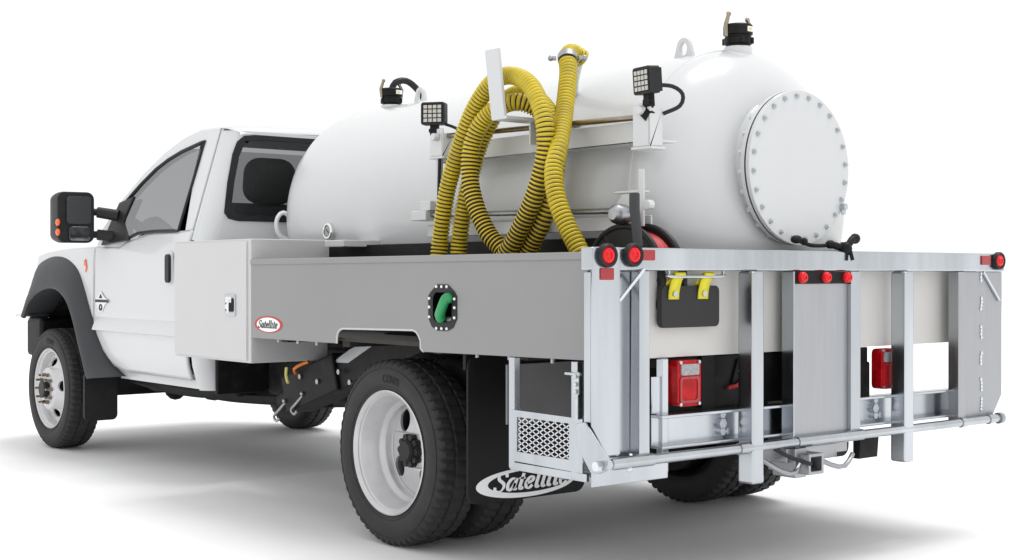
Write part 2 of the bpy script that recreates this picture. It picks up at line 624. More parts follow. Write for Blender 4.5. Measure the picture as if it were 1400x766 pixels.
nut0 = r_.build('wheel_nut', M['steel'], None)
protos = (tyre0, lett0, ribs0, rim0, disc0, hub0, frim0, fdisc0, fhub0, nut0)

def wheel(name, loc, side, front, spin=0.):
    p = part(name, truck, loc)
    rot = (0, 0, 0 if side < 0 else math.pi)
    sp = (spin, 0, rot[2])
    dup(tyre0, p, loc, sp)
    dup(ribs0, p, loc, rot)
    if side < 0:
        dup(lett0, p, loc, rot)
    for q in ((frim0, fdisc0, fhub0) if front else (rim0, disc0, hub0)):
        dup(q, p, loc, rot)
    if front:
        for k in range(10):
            t = 2 * math.pi * k / 10
            sg = 1 if side < 0 else -1
            dup(nut0, p, (loc[0], loc[1] + sg * .096 * math.cos(t), loc[2] + .096 * math.sin(t)), rot)
    return p
wheel('rear_wheel', (-1.047, 1.449, .405), -1, False)
wheel('rear_wheel', (1.047, 1.449, .405), 1, False)
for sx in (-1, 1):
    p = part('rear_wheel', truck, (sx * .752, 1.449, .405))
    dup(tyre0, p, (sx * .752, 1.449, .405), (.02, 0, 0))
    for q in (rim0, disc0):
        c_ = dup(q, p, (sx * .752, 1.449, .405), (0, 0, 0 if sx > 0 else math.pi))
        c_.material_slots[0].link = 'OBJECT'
        c_.material_slots[0].material = M['black']  # inner rims coloured black to stand in for the shade on them
wheel('front_wheel', (-.925, 5.70, .405), -1, True)
wheel('front_wheel', (.925, 5.70, .405), 1, True)
for q in protos:
    bpy.data.objects.remove(q)

# ---- cab
SX = [(.50, .93), (.55, .955), (.66, .985), (.80, 1.0), (.93, 1.003), (1.05, 1.0), (1.25, .995), (1.34, .985), (1.365, .976), (1.385, .966)]
def side_x(z):
    return lerp(z, SX) if z <= 1.385 else .966 - (z - 1.385) * .30
def plan(y):
    return .0 if y < 5.95 else .42 * ((y - 5.95) / .45) ** 2 + .04 * (y - 5.95)
def xs_(y, z):
    return side_x(z) - plan(y)

def skin(name, sx, y0, y1, zlo, zhi, ny, nz, parent, extra=None):
    b = MB()
    rows = []
    for i in range(ny + 1):
        y = y0 + (y1 - y0) * i / ny
        a, t = zlo(y), zhi(y)
        rows.append([(sx * (xs_(y, a + (t - a) * j / nz) + (extra(y, a + (t - a) * j / nz) if extra else 0)), y, a + (t - a) * j / nz) for j in range(nz + 1)])
    b.grid(rows)
    # inner return so the panel has thickness at its edges
    o = b.build(name, M['white'], parent, ang=60)
    q = o.modifiers.new('solid', 'SOLIDIFY')
    q.thickness = .018
    q.offset = 0
    return o

GX = lambda z: .966 - (z - 1.385) * .30          # glass and pillar plane
def belt(y):      # door top line, dips towards the mirror
    return lerp(y, [(3.7, 1.425), (4.25, 1.42), (4.55, 1.375), (4.62, 1.345), (5.0, 1.345)])
def door_lo(y):
    return lerp(y, [(3.70, .575), (4.60, .578), (4.74, .605), (4.87, .70), (4.96, .82), (5.0, .90)])
def fend_lo(y):
    return lerp(y, [(5.0, .90), (5.04, .95), (5.13, 1.06), (5.25, 1.18), (5.41, 1.25), (5.6, 1.275), (5.8, 1.26), (6.0, 1.19), (6.15, 1.06), (6.25, .92), (6.4, .90)])
def fend_hi(y):
    return lerp(y, [(5.0, 1.345), (5.5, 1.338), (5.8, 1.325), (6.05, 1.29), (6.25, 1.22), (6.4, 1.12)])
YB = 3.56
def back_y(z):
    return YB if z < 1.40 else YB + (z - 1.40) * .04
WIN = [(3.845, 1.953), (4.02, 1.925), (4.126, 1.908), (4.28, 1.870), (4.422, 1.819), (4.58, 1.735), (4.728, 1.637), (4.70, 1.52), (4.66, 1.40), (4.55, 1.395), (4.42, 1.425), (4.2, 1.432), (3.865, 1.428)]
FRAME = [(3.70, 1.425), (3.70, 2.02), (3.95, 2.025), (4.15, 1.995), (4.38, 1.915), (4.60, 1.80), (4.80, 1.655), (5.0, 1.46), (5.0, 1.345), (4.62, 1.345), (4.55, 1.375), (4.25, 1.42)]
cab = MB()
# back wall with its window opening, then the rounded rear corners
RW = [(-.80, 1.497), (-.825, 1.53), (-.80, 1.70), (-.765, 1.86), (-.735, 1.93), (-.69, 1.966), (-.62, 1.975), (.62, 1.975), (.69, 1.966), (.735, 1.93), (.765, 1.86), (.80, 1.70), (.825, 1.53), (.80, 1.497), (.74, 1.485), (-.74, 1.485)]
CR = .10
def back_edge(z):
    return side_x(z) - CR
zs = [.52, .58, .66, .80, .93, 1.05, 1.25, 1.34, 1.385, 1.45, 1.55, 1.70, 1.85, 1.95, 2.0]
outer = [(-back_edge(z), z) for z in zs] + [(back_edge(z), z) for z in reversed(zs)]
cab.prism(outer, lambda a, b: (a, back_y(b), b), lambda a, b: (a, back_y(b) + .02, b), [RW])
for sx in (-1, 1):
    rows = []
    for z in zs:
        row = []
        for i in range(8):
            t = R(90 * i / 7)
            row.append((sx * (side_x(z) - CR + CR * math.sin(t)), back_y(z) + .09 - .09 * math.cos(t), z))
        rows.append(row)
    cab.grid(rows)
# roof: stations along the pillars' top edge
roofline = [(3.572, 1.975, .0), (3.585, 2.0, .0), (3.63, 2.022, .0), (3.70, 2.03, 0), (3.95, 2.035, 0), (4.15, 2.005, 0), (4.30, 1.955, 0)]
rows = []
for y, z, _ in roofline:
    hw = GX(min(z, 2.0)) - (.0 if y > 3.6 else .06)
    rows.append([(hw * math.sin(u) * 1.0, y + .02 * math.cos(u), z - .012 + .042 * math.cos(u) ** .8) for u in [R(-90 + 180 * i / 24) for i in range(25)]])
cab.grid(rows)
# sill and floor
for sx in (-1, 1):
    cab.box((sx * .84, 3.66, .525), (sx * .93, 4.75, .575))
cab.box((-.90, 3.6, .56), (.90, 5.0, .60))
cab.box((-.94, 4.98, .60), (.94, 5.02, 1.33))
cab = cab.build('cab', M['white'], truck, ang=40)
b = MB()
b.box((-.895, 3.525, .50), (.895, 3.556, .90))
b.build('cab_shade_plate', M['black'], truck, .01)  # black plate added over the lower back wall in place of shade
# windscreen
b = MB()
rows = []
for y, z in [(4.32, 1.95), (4.60, 1.80), (4.82, 1.64), (5.06, 1.40)]:
    hw = GX(z) - .04
    rows.append([(hw * math.sin(R(a)), y + .10 * math.cos(R(a)), z + .01 * math.cos(R(a))) for a in range(-80, 81, 10)])
b.grid(rows)
b.build('windscreen', M['tint'], cab)
# interior
b = MB()
b.box((-.86, 4.62, .95), (.86, 4.98, 1.30))
b.tube(catmull([(-.8, 4.70, 1.30), (0, 4.74, 1.33), (.8, 4.70, 1.30)], .1), .06, 10)
b.build('dashboard', M['dash'], cab, .03)
b = MB()
pts = [(-.40 + .19 * math.cos(R(a)), 4.47 + .05 * math.sin(R(a)), 1.36 + .17 * math.sin(R(a))) for a in range(0, 360, 12)]
b.tube(pts, .016, 8, closed=True)
b.beam((-.58, 4.47, 1.36), (-.22, 4.47, 1.36), .02, .05)
b.beam((-.40, 4.45, 1.34), (-.40, 4.68, 1.26), .07, .07)
b.build('steering_wheel', M['blackp'], cab)
for sx in (-1, 1):
    b = MB()
    b.box((sx * .42 - .26, 3.86, .96), (sx * .42 + .26, 4.40, 1.10))
    b.box((sx * .42 - .25, 3.80, 1.0), (sx * .42 + .25, 3.96, 1.60), Matrix.Rotation(R(8), 3, 'X'))
    s_ = b.build('seat', M['seat'], cab, .05, segs=3)
    b = MB()
    b.box((sx * .40 - .16, 3.72, 1.595), (sx * .40 + .16, 3.92, 1.872), Matrix.Rotation(R(8), 3, 'X'))
    b.build('headrest', M['seat'], cab, .095, segs=6)
b = MB()
b.box((-.74, 3.66, 1.972), (.74, 4.26, 1.985))
b.build('headliner', M['liner'], cab)
b = MB()
b.beam((-.86, 3.98, 1.45), (-.73, 3.98, 1.94), .03, .10, (0, 1, 0))
b.beam((.86, 3.98, 1.45), (.73, 3.98, 1.94), .03, .10, (0, 1, 0))
b.build('seat_belt', M['seat'], cab)
# rear window
b = MB()
b.sheet(RW, lambda a, z: (a, back_y(z) + .006, z))
rw = b.build('rear_window', M['tintd'], truck)
b = MB()
def inset(poly, k, cx, cz):
    return [(cx + (p[0] - cx) * k, cz + (p[1] - cz) * k) for p in poly]
ins = [(p[0] * .955, 1.735 + (p[1] - 1.735) * .90) for p in RW]
b.prism([(p[0] * 1.008, 1.735 + (p[1] - 1.735) * 1.02) for p in RW], lambda a, z: (a, back_y(z) - .005, z), lambda a, z: (a, back_y(z) + .003, z), [ins])
b.build('window_seal', M['blackp'], rw, .002)

for sx in (-1, 1):
    # door skin and frame
    d = skin('door', sx, 3.694, 4.992, door_lo, lambda y: min(belt(y), 1.43), 52, 34, truck)
    b = MB()
    b.grid([[(sx * x, y, z) for x, z in ((1.006, .913), (1.012, .908), (1.040, .834), (1.040, .826), (1.006, .818))] for y in (3.70, 3.71, 4.0, 4.5, 4.93, 4.945)])
    b.build('side_moulding', M['white'], d)
    b = MB()
    b.prism(FRAME, lambda y, z: (sx * (GX(z) + .009), y, z), lambda y, z: (sx * (GX(z) - .012), y, z), [WIN])
    b.build('door_frame', M['white'], d, .006)
    b = MB()
    b.tube([(sx * (GX(p.y) + .010), p.x, p.y) for p in [Vector((a[0] + (b_[0] - a[0]) * t, a[1] + (b_[1] - a[1]) * t, 0)) for a, b_ in zip(WIN, WIN[1:] + WIN[:1]) for t in (0, .25, .5, .75)]], .0115, 8, closed=True)
    b.build('window_seal', M['blackp'], d)
    b = MB()
    b.sheet(WIN, lambda y, z: (sx * (GX(z) - .006), y, z))
    b.build('window_glass', M['tint'], d)
    # pull handle in its recess
    b = MB()
    b.px(rrect(3.848, 1.115, 3.925, 1.305, .03), sx * 1.006, sx * 1.0135)
    b.build('handle_bezel', M['white'], d, .004)
    b = MB()
    b.px(rrect(3.862, 1.128, 3.912, 1.292, .022), sx * 1.010, sx * 1.030)
    b.build('door_handle', M['blackp'], d, .006)
    # triangular badge
    b = MB()
    b.px([(4.862, 1.068), (4.80, 1.03), (4.735, 1.012), (4.80, .985), (4.835, .945), (4.862, .940), (4.889, .945), (4.92, .985), (4.955, 1.012), (4.92, 1.03)], sx * 1.0125, sx * 1.017)
    bd = b.build('badge', M['chrome'], d)
    b = MB()
    b.px([(4.742, 1.000), (4.945, 1.000), (4.945, 1.018), (4.742, 1.018)], sx * 1.0172, sx * 1.019)
    b.px([(4.89, 1.026), (4.862, 1.052), (4.835, 1.026)], sx * 1.0172, sx * 1.019)
    b.px(ellipse(4.862, .968, .026, .022, 16), sx * 1.0172, sx * 1.019, [ellipse(4.862, .970, .012, .010, 12)])
    b.build('badge_lettering', M['flare'], d)
    # cab side behind the door, above the belt
    b = MB()
    b.prism([(back_y(1.43) + .09, 1.37), (3.688, 1.37), (3.688, 2.02), (back_y(1.95) + .09, 2.02)], lambda y, z: (sx * (GX(z) + .0005), y, z), lambda y, z: (sx * (GX(z) - .03), y, z))
    b.build('cab_pillar', M['white'], truck)
    # front fender
    f = skin('fender', sx, 5.0, 6.40, fend_lo, fend_hi, 60, 16, truck)
    b = MB()
    b.px([(5.150, 1.262), (5.128, 1.275), (5.112, 1.24), (5.10, 1.222), (5.112, 1.195), (5.132, 1.19), (5.122, 1.225), (5.146, 1.235)], sx * 1.005, sx * 1.010)
    b.build('fender_badge', M['orange'], f)
    # wheel arch flare
    OUT = [(6.254, .90), (6.153, 1.08), (6.012, 1.228), (5.806, 1.292), (5.607, 1.305), (5.415, 1.279), (5.253, 1.211), (5.132, 1.083), (5.037, .943), (4.956, .805), (4.852, .67), (4.739, .593), (4.628, .545)]
    LIP = [(6.06, .88), (5.96, .977), (5.832, 1.043), (5.673, 1.084), (5.528, 1.095), (5.399, 1.077), (5.273, 1.021), (5.187, .942), (5.114, .84), (5.054, .735), (4.994, .644), (4.947, .563), (4.912, .519)]
    OUT = [(p.x, p.y) for p in catmull([(a, b_, 0) for a, b_ in OUT], .05)]
    LIP = catmull([(a, b_, 0) for a, b_ in LIP], .05)
    k = len(OUT)
    rows = []
    for i, (y, z) in enumerate(OUT):
        li = i * (len(LIP) - 1) / (k - 1)
        a0 = int(li); a1 = min(a0 + 1, len(LIP) - 1)
        q = LIP[a0].lerp(LIP[a1], li - a0)
        xo = xs_(y, z) - .004
        row = []
        for s_ in [0, .04, .12, .25, .4, .55, .7, .85, .95, 1.0]:
            bul = math.sin(s_ * math.pi / 2) ** .7
            row.append((sx * (xo + (1.09 - xo) * bul), y + (q.x - y) * s_, z + (q.y - z) * s_))
        cy, cz = 5.62, .42
        dn = Vector((cy - q.x, cz - q.y)).normalized()
        row.append((sx * 1.082, q.x + dn.x * .012, q.y + dn.y * .012))
        row.append((sx * .95, q.x + dn.x * .012, q.y + dn.y * .012))
        row.append((sx * .80, q.x - dn.x * .05, q.y - dn.y * .03))
        rows.append(row)
    b = MB()
    b.grid(rows)
    b.build('wheel_arch_flare', M['flare'], truck, ang=50)
    # front mudguard
    b = MB()
    b.prism(rrect(.865, .245, 1.085, .56, .035), lambda a, z: (sx * a, 4.955, z), lambda a, z: (sx * a, 4.972, z))
    b.build('front_mudguard', M['blackp'], truck, .004)
    # wheel well
    b = MB()
    rows = []
    for i in range(21):
        t = R(-10 + 200 * i / 20)
        y, z = 5.62 + .60 * math.cos(t), .50 + .62 * math.sin(t)
        rows.append([(sx * .96, y, z), (sx * .50, y, z)])
    b.grid(rows)
    b.box((sx * .48, 5.0, .5), (sx * .50, 6.25, 1.2))
    b.build('wheel_well', M['black'], truck, solid=.01)

# hood, grille, bumper
b = MB()
rows = []
for i in range(21):
    y = 4.99 + 1.40 * i / 20
    z = fend_hi(y)
    hw = xs_(y, z) - .004
    rows.append([(hw * u, y, z + .075 * (1 - abs(u) ** 3.2) * (1 if y < 6.1 else max(.2, 1 - (y - 6.1) * 2)) + .004) for u in [-1 + k / 12 for k in range(25)]])
b.grid(rows)
b.build('hood', M['white'], truck, ang=60, solid=.015)
b = MB()
b.box((-.62, 6.28, .80), (.62, 6.40, 1.18))
b.build('grille', M['blackp'], truck, .02)
b = MB()
b.box((-.985, 6.16, .885), (.985, 6.34, .955))
b.box((-.80, 6.30, .70), (.80, 6.50, .96))
b.box((-1.07, 6.0, .865), (-.9, 6.25, .905)); b.box((.9, 6.0, .865), (1.07, 6.25, .905))
b.build('front_bumper', M['chrome'], truck, .02)
b = MB()
b.box((-.97, 6.02, .60), (.97, 6.30, .87))
b.build('air_dam', M['black'], truck, .03)

# mirrors
for sx in (-1, 1):
    b = MB()
    sec = []
    for y, k in ((4.78, 1.0), (4.80, 1.01), (4.86, 1.0), (4.92, .94), (4.95, .82)):
        cx, cz = 1.205, 1.53
        sec.append([(sx * (cx + (p[0] - cx) * k), y + (.05 if p[0] > 1.25 else 0) * .4, cz + (p[1] - cz) * k) for p in rrect(1.09, 1.372, 1.315, 1.685, .045)])
    V = b.grid(sec, True)
    b.face(V[0]); b.face(V[-1])
    mr = b.build('wing_mirror', M['blackp'], truck, .006)
    b = MB()
    b.py([(sx * p[0], p[1]) for p in rrect(1.112, 1.488, 1.266, 1.658, .02)], 4.776, 4.7815)
    b.build('mirror_glass', M['mirror'], mr, .002)
    b = MB()
    b.py([(sx * p[0], p[1]) for p in rrect(1.118, 1.384, 1.25, 1.470, .02)], 4.776, 4.7815)
    b.build('convex_mirror', M['mglass'], mr, .002)
    for z in (1.495, 1.435):
        b = MB()
        b.sphere((sx * 1.314, 4.80, z), .024, 12, (.55, 1, .95))
        b.build('turn_signal', M['orange'], mr)
    for z, z2 in ((1.565, 1.545), (1.425, 1.41)):
        b = MB()
        b.tube([(sx * 1.10, 4.83, z), (sx * 1.06, 4.82, z), (sx * 1.055, 4.82, z), (sx * .945, 4.76, z2)], [.022, .022, .034, .036], 12)
        b.build('mirror_arm', M['blackp'], mr)
    b = MB()
    b.prism([(4.60, 1.66), (4.80, 1.63), (4.90, 1.36), (4.50, 1.385), (4.66, 1.50)], lambda y, z: (sx * (GX(z) + .03), y, z), lambda y, z: (sx * (GX(z) + .008), y, z))
    b.build('mirror_mount', M['blackp'], mr, .008)

# ---- cross cabinet behind the cab
b = MB()
b.box((-W, 2.537, .74), (-.781, 3.371, 1.352))
cabinet = b.build('tool_cabinet', M['cabinet'], truck, .004)
b = MB()
b.box((.781, 2.537, .74), (W, 3.371, 1.352))
cabinet2 = b.build('tool_cabinet', M['cabinet'], truck, .004)
for sx in (-1, 1):
    if sx > 0:
        cabinet = cabinet2
    b = MB()
    b.px(rrect(2.568, .752, 3.362, 1.342, .004), sx * W, sx * (W + .009))
    cd = b.build('cabinet_door', M['cabinet'], cabinet, .004)
    b = MB()
    b.px(rrect(2.672, .968, 2.787, 1.076, .012), sx * (W + .009), sx * (W + .014))
    b.build('latch', M['galv'], cabinet, .002)
    b = MB()
    b.px(rrect(2.69, .99, 2.77, 1.058, .01), sx * (W + .012), sx * (W + .017))
    b.build('latch_pocket', M['black'], cabinet)
    b = MB()
    b.box((sx * (W + .012), 2.70, 1.035), (sx * (W + .024), 2.76, 1.065))
    b.box((sx * (W + .012), 2.715, .985), (sx * (W + .03), 2.735, 1.05))
    b.cyl((sx * (W + .014), 2.745, 1.015), (sx * (W + .026), 2.745, 1.015), .014, n=14)
    b.build('latch_handle', M['chrome'], cabinet, .002)

# ---- flatbed
b = MB()
b.box((-1.19, .12, .878), (1.19, 2.53, .895))
for y in (.5, 1.05, 1.75, 2.3):
    b.box((-1.15, y, .85), (1.15, y + .06, .878))
b.build('bed_floor', M['under'], truck)
b = MB()
b.box((-.55, .3, .80), (-.47, 2.5, .836)); b.box((.47, .3, .80), (.55, 2.5, .836))
b.build('bed_bearer', M['under'], truck, .004)
for sx in (-1, 1):
    poly = [(.09, .873), (1.085, .860)]
    poly += [(1.104 + .0, .872)]
    cx, cz, rr = 1.175, .866, .075
    poly += [(cx - .07 + .0, .905), (1.118, .925), (1.135, .940), (1.160, .947)]
    poly += [(1.70, .937), (1.725, .930), (1.742, .915), (1.748, .895), (1.750, .869), (2.535, .866), (2.535, 1.250), (.09, 1.256)]
    hole = rrect(.868, .968, 1.030, 1.120, .045) if sx < 0 else None
    b = MB()
    b.px(poly, sx * W, sx * (W - .004), [hole] if hole else [])
    side = b.build('bed_side', M['grey'], truck, .002)
    b = MB()
    b.px([(.09, 1.2285), (2.535, 1.2225), (2.535, 1.2515), (.09, 1.2575)], sx * (W + .007), sx * (W - .03))
    b.build('top_rail', M['grey'], side, .006)
    # bright edge lip of the notch
    b = MB()
    path = [(sx * (W - .002), y, z) for y, z in ((1.085, .861), (1.104, .874), (1.105, .905), (1.118, .925), (1.135, .940), (1.160, .947), (1.70, .937), (1.725, .930), (1.742, .915), (1.748, .895), (1.750, .869))]
    b.tube(path, .005, 8)
    b.build('notch_lip', M['cabinet'], side)
    for y in (.30, .55, .75, 1.95, 2.12, 2.30):
        b = MB()
        b.cyl((sx * (W - .02), y, .852), (sx * (W - .02), y, .872), .008, n=8)
        b.build('bolt', M['galvdark'], side)
    if sx < 0:
        # oval decal
        def dm(x): return lambda a, z: (x, a, z)
        cx, cz = 2.362, .936
        b = MB()
        b.prism(ellipse(cx, cz, .135, .040), dm(-W - .0005), dm(-W - .0015))
        b.build('decal', M['redp'], side)
        b = MB()
        b.prism(ellipse(cx - .0, cz - .001, .112, .0345), dm(-W - .0015), dm(-W - .0022))
        b.build('decal_panel', M['whitep'], side)
        b = MB()
        sc = .185 / text_width('Satellite')
        text_mesh(b, 'Satellite', lambda px_, py_: (-W - .0028, cx + .098 - px_ * sc, cz - .017 + py_ * .046), wmin=.03, wmax=.085)
        b.build('decal_lettering', M['blackprint'], side)
        # valve box let into the panel
        vb = MB()
        oct_ = [(.915, 1.137), (.985, 1.137), (1.03, 1.105), (1.045, 1.09), (1.045, 1.0), (1.02, .965), (.985, .951), (.915, .951), (.878, .965), (.853, 1.0), (.853, 1.09), (.870, 1.11)]
        vb.px(oct_, -W - .0045, -W - .0005, [rrect(.885, .985, 1.013, 1.105, .03)])
        vbo = vb.build('valve_box', M['blackp'], truck, .0015)
        v2 = MB()
        v2.px(rrect(.870, .970, 1.028, 1.118, .04), -W + .10, -W + .105)
        rows = [[(x, p[0], p[1]) for p in rrect(.872, .972, 1.026, 1.116, .04)] for x in (-W + .004, -W + .102)]
        v2.grid(rows, True)
        v2.build('recess', M['black'], vbo)
        for y, z in ((.915, 1.128), (.95, 1.128), (.985, 1.128), (.915, .96), (.95, .96), (.985, .96), (.864, 1.08), (.864, 1.045), (.864, 1.005), (1.034, 1.08), (1.034, 1.045), (1.034, 1.005)):
            v2 = MB()
            v2.cyl((-W - .004, y, z), (-W - .009, y, z), .0058, n=10)
            v2.build('rivet', M['whitep'], vbo)
        v2 = MB()
        v2.tube(catmull([(-W - .002, .958, 1.000), (-W - .014, .952, 1.015), (-W - .022, .925, 1.045), (-W - .02, .905, 1.078), (-W - .01, .898, 1.086)], .008), [.012] * 0 or .021, 12)
        v2.sphere((-W - .010, .897, 1.083), .022, 12)
        v2.sphere((-W - .004, .958, 1.003), .022, 12)
        v2.build('handle', M['green'], vbo)
        v2 = MB()
        v2.tube([(-W + .02, .975, .99), (-W + .05, .93, .995), (-W + .1, .92, 1.0)], .014, 10)
        v2.build('valve_stem', M['galvdark'], vbo)

# rear end panel of the bed
b = MB()
b.box((-1.20, .096, .868), (1.20, .108, 1.262))
b.box((-1.20, .085, 1.255), (1.20, .125, 1.268))
b.build('end_panel', M['beige'], truck, .002)
b = MB()
b.box((1.10, .10, 1.262), (1.23, 1.6, 1.276))
b.build('bed_rail', M['galv'], truck, .002)

# rear cross member with tail lights
b = MB()
b.box((-.81, .122, .665), (.44, .135, .864))
b.box((-.62, .10, .60), (-.55, .122, .87)); b.box((.30, .10, .60), (.36, .122, .87))
cm = b.build('rear_cross_member', M['black'], truck, .003)
b = MB()
b.box((-.42, .112, .74), (-.36, .122, .84), Matrix.Rotation(R(20), 3, 'Y'))
b.build('bracket', M['black'], cm)
b = MB()
b.py([(-.405, .80), (-.385, .772), (-.365, .80), (-.385, .832)], .106, .110)
b.build('hazard_diamond', M['whitep'], cm)
b = MB()
b.tube(catmull([(-.46, .112, .735), (-.42, .10, .745), (-.38, .105, .765)], .01), .007, 8)
b.build('wire', M['redp'], cm)
for x0 in (-.785, .465):
    b = MB()
    b.py(rrect(x0, .683, x0 + .128, .856, .022), .07, .121)
    tlm = b.build('tail_light', M['tail'], truck, .006)
    b = MB()
    b.py(rrect(x0 + .016, .80, x0 + .112, .842, .008), .064, .071)
    b.build('reverse_lens', M['clear'], tlm, .002)
    b = MB()
    b.py(rrect(x0 + .012, .696, x0 + .116, .795, .012), .066, .071, [rrect(x0 + .022, .706, x0 + .106, .785, .012)])
    b.build('lens_rim', M['redd'], tlm, .001)
    for dx, dz in ((.014, .692), (.114, .692), (.014, .848), (.114, .848)):
        b = MB()
        b.cyl((x0 + dx, .071, dz), (x0 + dx, .064, dz), .007, n=8)
        b.build('screw', M['zinc'], tlm)

# lower bumper channel
b = MB()
b.box((-.905, .085, .545), (1.09, .092, .655))
b.box((-.905, .03, .650), (1.09, .092, .662))
b.box((-.905, .03, .538), (1.09, .092, .550))
bump = b.build('rear_bumper', M['galv'], truck, .003)
for x in (-.536, .427):
    for z in (.575, .605, .640):
        b = MB()
        b.cyl((x, .085, z), (x, .068, z), .016 if z != .605 else .021, n=6)
        b.build('bolt', M['alu'], bump)
    for z in (.559,):
        b = MB()
        b.cyl((x + .03, .085, .575), (x + .03, .07, .575), .014, n=6)
        b.build('bolt', M['alu'], bump)

# ---- tailgate
tg = part('tailgate', truck, (0, 0, .5))
b = MB()
b.box((-1.285, -.004, 1.190), (1.305, .056, 1.273))
b.build('top_beam', M['galv'], tg, .008)
# left column: outer channel, recessed web, inner flange
b = MB()
b.py([(-1.292, .655), (-1.215, .545), (-1.156, .545), (-1.156, 1.273), (-1.283, 1.273), (-1.292, 1.10)], -.011, -.005)
b.box((-1.292, -.0045, .665), (-1.286, .030, 1.185))
b.box((-1.162, -.0045, .54), (-1.156, .050, 1.189))
b.box((-1.156, .044, .505), (-1.055, .050, 1.189))
b.box((-1.055, -.004, .535), (-1.003, .05, 1.189))
b.build('column', M['galv'], tg, .004)
# right column
b = MB()
b.py([(.985, .515), (1.235, .515), (1.318, .62), (1.318, 1.189), (.985, 1.189)], .018, .024)
b.box((1.312, .0245, .63), (1.318, .08, 1.185))
b.box((.932, -.004, .50), (.985, .05, 1.189))
col2 = b.build('column', M['galvdark'], tg, .003)
for z in (1.15, 1.02, .89, .77, .65, .56):
    b = MB()
    for k in range(4):
        b.sphere((1.145 + random.uniform(-.004, .004), .016, z + .016 * k), .010, 8, (.7, .4, 1))
    b.build('weld', M['alu'], tg)
# diagonal braces
b = MB()
b.beam((-1.156, -.006, 1.085), (-1.035, -.006, 1.196), .008, .011)
b.build('brace', M['alu'], tg)
b = MB()
b.beam((1.150, .010, 1.188), (1.284, .010, 1.056), .008, .010)
b.build('brace', M['alu'], tg)
# two posts that run on below the rail
for x0, x1 in ((-.477, -.408), (.500, .565)):
    b = MB()
    b.box((x0, -.028, .375), (x1, .050, 1.1895))
    b.build('post', M['galv'], tg, .010)
# centre plate with side flanges
b = MB()
b.box((-.200, .008, .520), (.150, .013, 1.14))
b.build('centre_plate', M['galvdark'], tg, .001)
b = MB()
b.box((-.210, -.006, .52), (-.2005, .055, 1.189))
b.build('plate_flange', M['galv'], tg, .003)
b = MB()
b.box((.1505, -.010, .52), (.159, .05, 1.14))
b.box((.1595, -.002, .52), (.225, .05, 1.189))
b.build('plate_flange', M['galv'], tg, .003)
b = MB()
b.box((-.1995, -.004, 1.141), (.159, .03, 1.189))
b.build('light_bar', M['black'], tg, .002)
# hinge rail
b = MB()
b.cyl((-1.213, -.012, .516), (1.262, -.012, .516), .0185, n=18)
b.build('hinge_rail', M['galv'], tg)
for x0, x1 in ((-1.205, -1.0), (-.54, -.49), (-.20, .22), (.93, .96), (1.15, 1.175)):
    b = MB()
    b.cyl((x0, -.012, .516), (x1, -.012, .516), .0225, n=18)
    b.build('hinge_sleeve', M['galv'], tg)
b = MB()
b.cyl((1.235, -.012, .516), (1.262, -.012, .516), .026, n=16)
b.build('rail_end', M['galvdark'], tg)
# gusset plates
b = MB()
b.px([(.062, .657), (.013, .668), (-.108, .552), (-.100, .515), (-.061, .497), (-.017, .495), (.051, .576)], -1.302, -1.294)
gus = b.build('gusset', M['galv'], tg, .002)
b = MB()
b.cyl((-1.303, -.068, .525), (-1.328, -.068, .525), .018, n=6)
b.build('bolt', M['alu'], tg)
b = MB()
b.beam((-1.205, -.004, .55), (-1.165, -.004, .655), .004, .006)
b.build('weld_seam', M['galvdark'], tg)
b = MB()
b.sphere((-1.12, -.02, .492), .011, 8)
b.build('grease_nipple', M['alu'], tg)

def marker(x, z, r, y=-.005, bez=True):
    if bez:
        b = MB()
        b.lathe([(y, r * 1.42), (y - .016, r * 1.40), (y - .020, r * 1.3), (y - .016, r * 1.02), (y - .002, r)], (x, 0, z), 'y', 28)
        b.build('lamp_grommet', M['blackp'], tg)
    b = MB()
    b.lathe([(y, r), (y - .012, r), (y - .018, r * .85), (y - .020, r * .4), (y - .020, .0005)], (x, 0, z), 'y', 28)
    b.lathe([(y - .0195, r * .5), (y - .0235, r * .42), (y - .0235, r * .36), (y - .0195, r * .3)], (x, 0, z), 'y', 20)
    b.build('marker_light', M['red'], tg)
marker(-1.224, 1.243, .030, -.010)
marker(-1.094, 1.246, .030)
marker(1.240, 1.239, .029)
for x in (-.160, -.010, .125):
    marker(x, 1.165, .022, -.004, False)
for x0, z0, x1, z1, y in ((-1.252, 1.158, -1.190, 1.200, -.010), (-1.045, 1.227, -.982, 1.265, -.004), (1.110, 1.220, 1.180, 1.262, -.004)):
    b = MB()
    b.py(rrect(x0, z0, x1, z1, .005, 3), y - .006, y)
    b.build('reflector', M['redd'], tg, .0015)

# hanger for the pad
b = MB()
b.tube(catmull([(-.872, .03, 1.20), (-.872, .03, 1.178), (-.862, .03, 1.170), (-.59, .03, 1.170), (-.580, .03, 1.178), (-.580, .03, 1.20)], .01), .007, 8)
b.build('hanger_bar', M['galv'], tg)

# ---- step cage on the left rear corner
st = part('side_step', truck, (-1.2, .3, .45))
for x, y in ((-1.20, .52), (-1.20, .165), (-.845, .09)):
    b = MB()
    b.beam((x, y, .445), (x, y, .866), .032, .034, (0, 1, 0))
    b.build('step_upright', M['galv'], st, .004)
b = MB()
b.box((-.905, .082, .665), (-.828, .088, .80))
b.build('step_plate', M['galv'], st)
b = MB()
hole = [(.19, .512), (.485, .512), (.485, .642), (.19, .642)]
b.px([(.118, .470), (.522, .475), (.522, .668), (.118, .664)], -1.218, -1.212, [hole])
b.build('step_guard', M['galv'], st, .001)
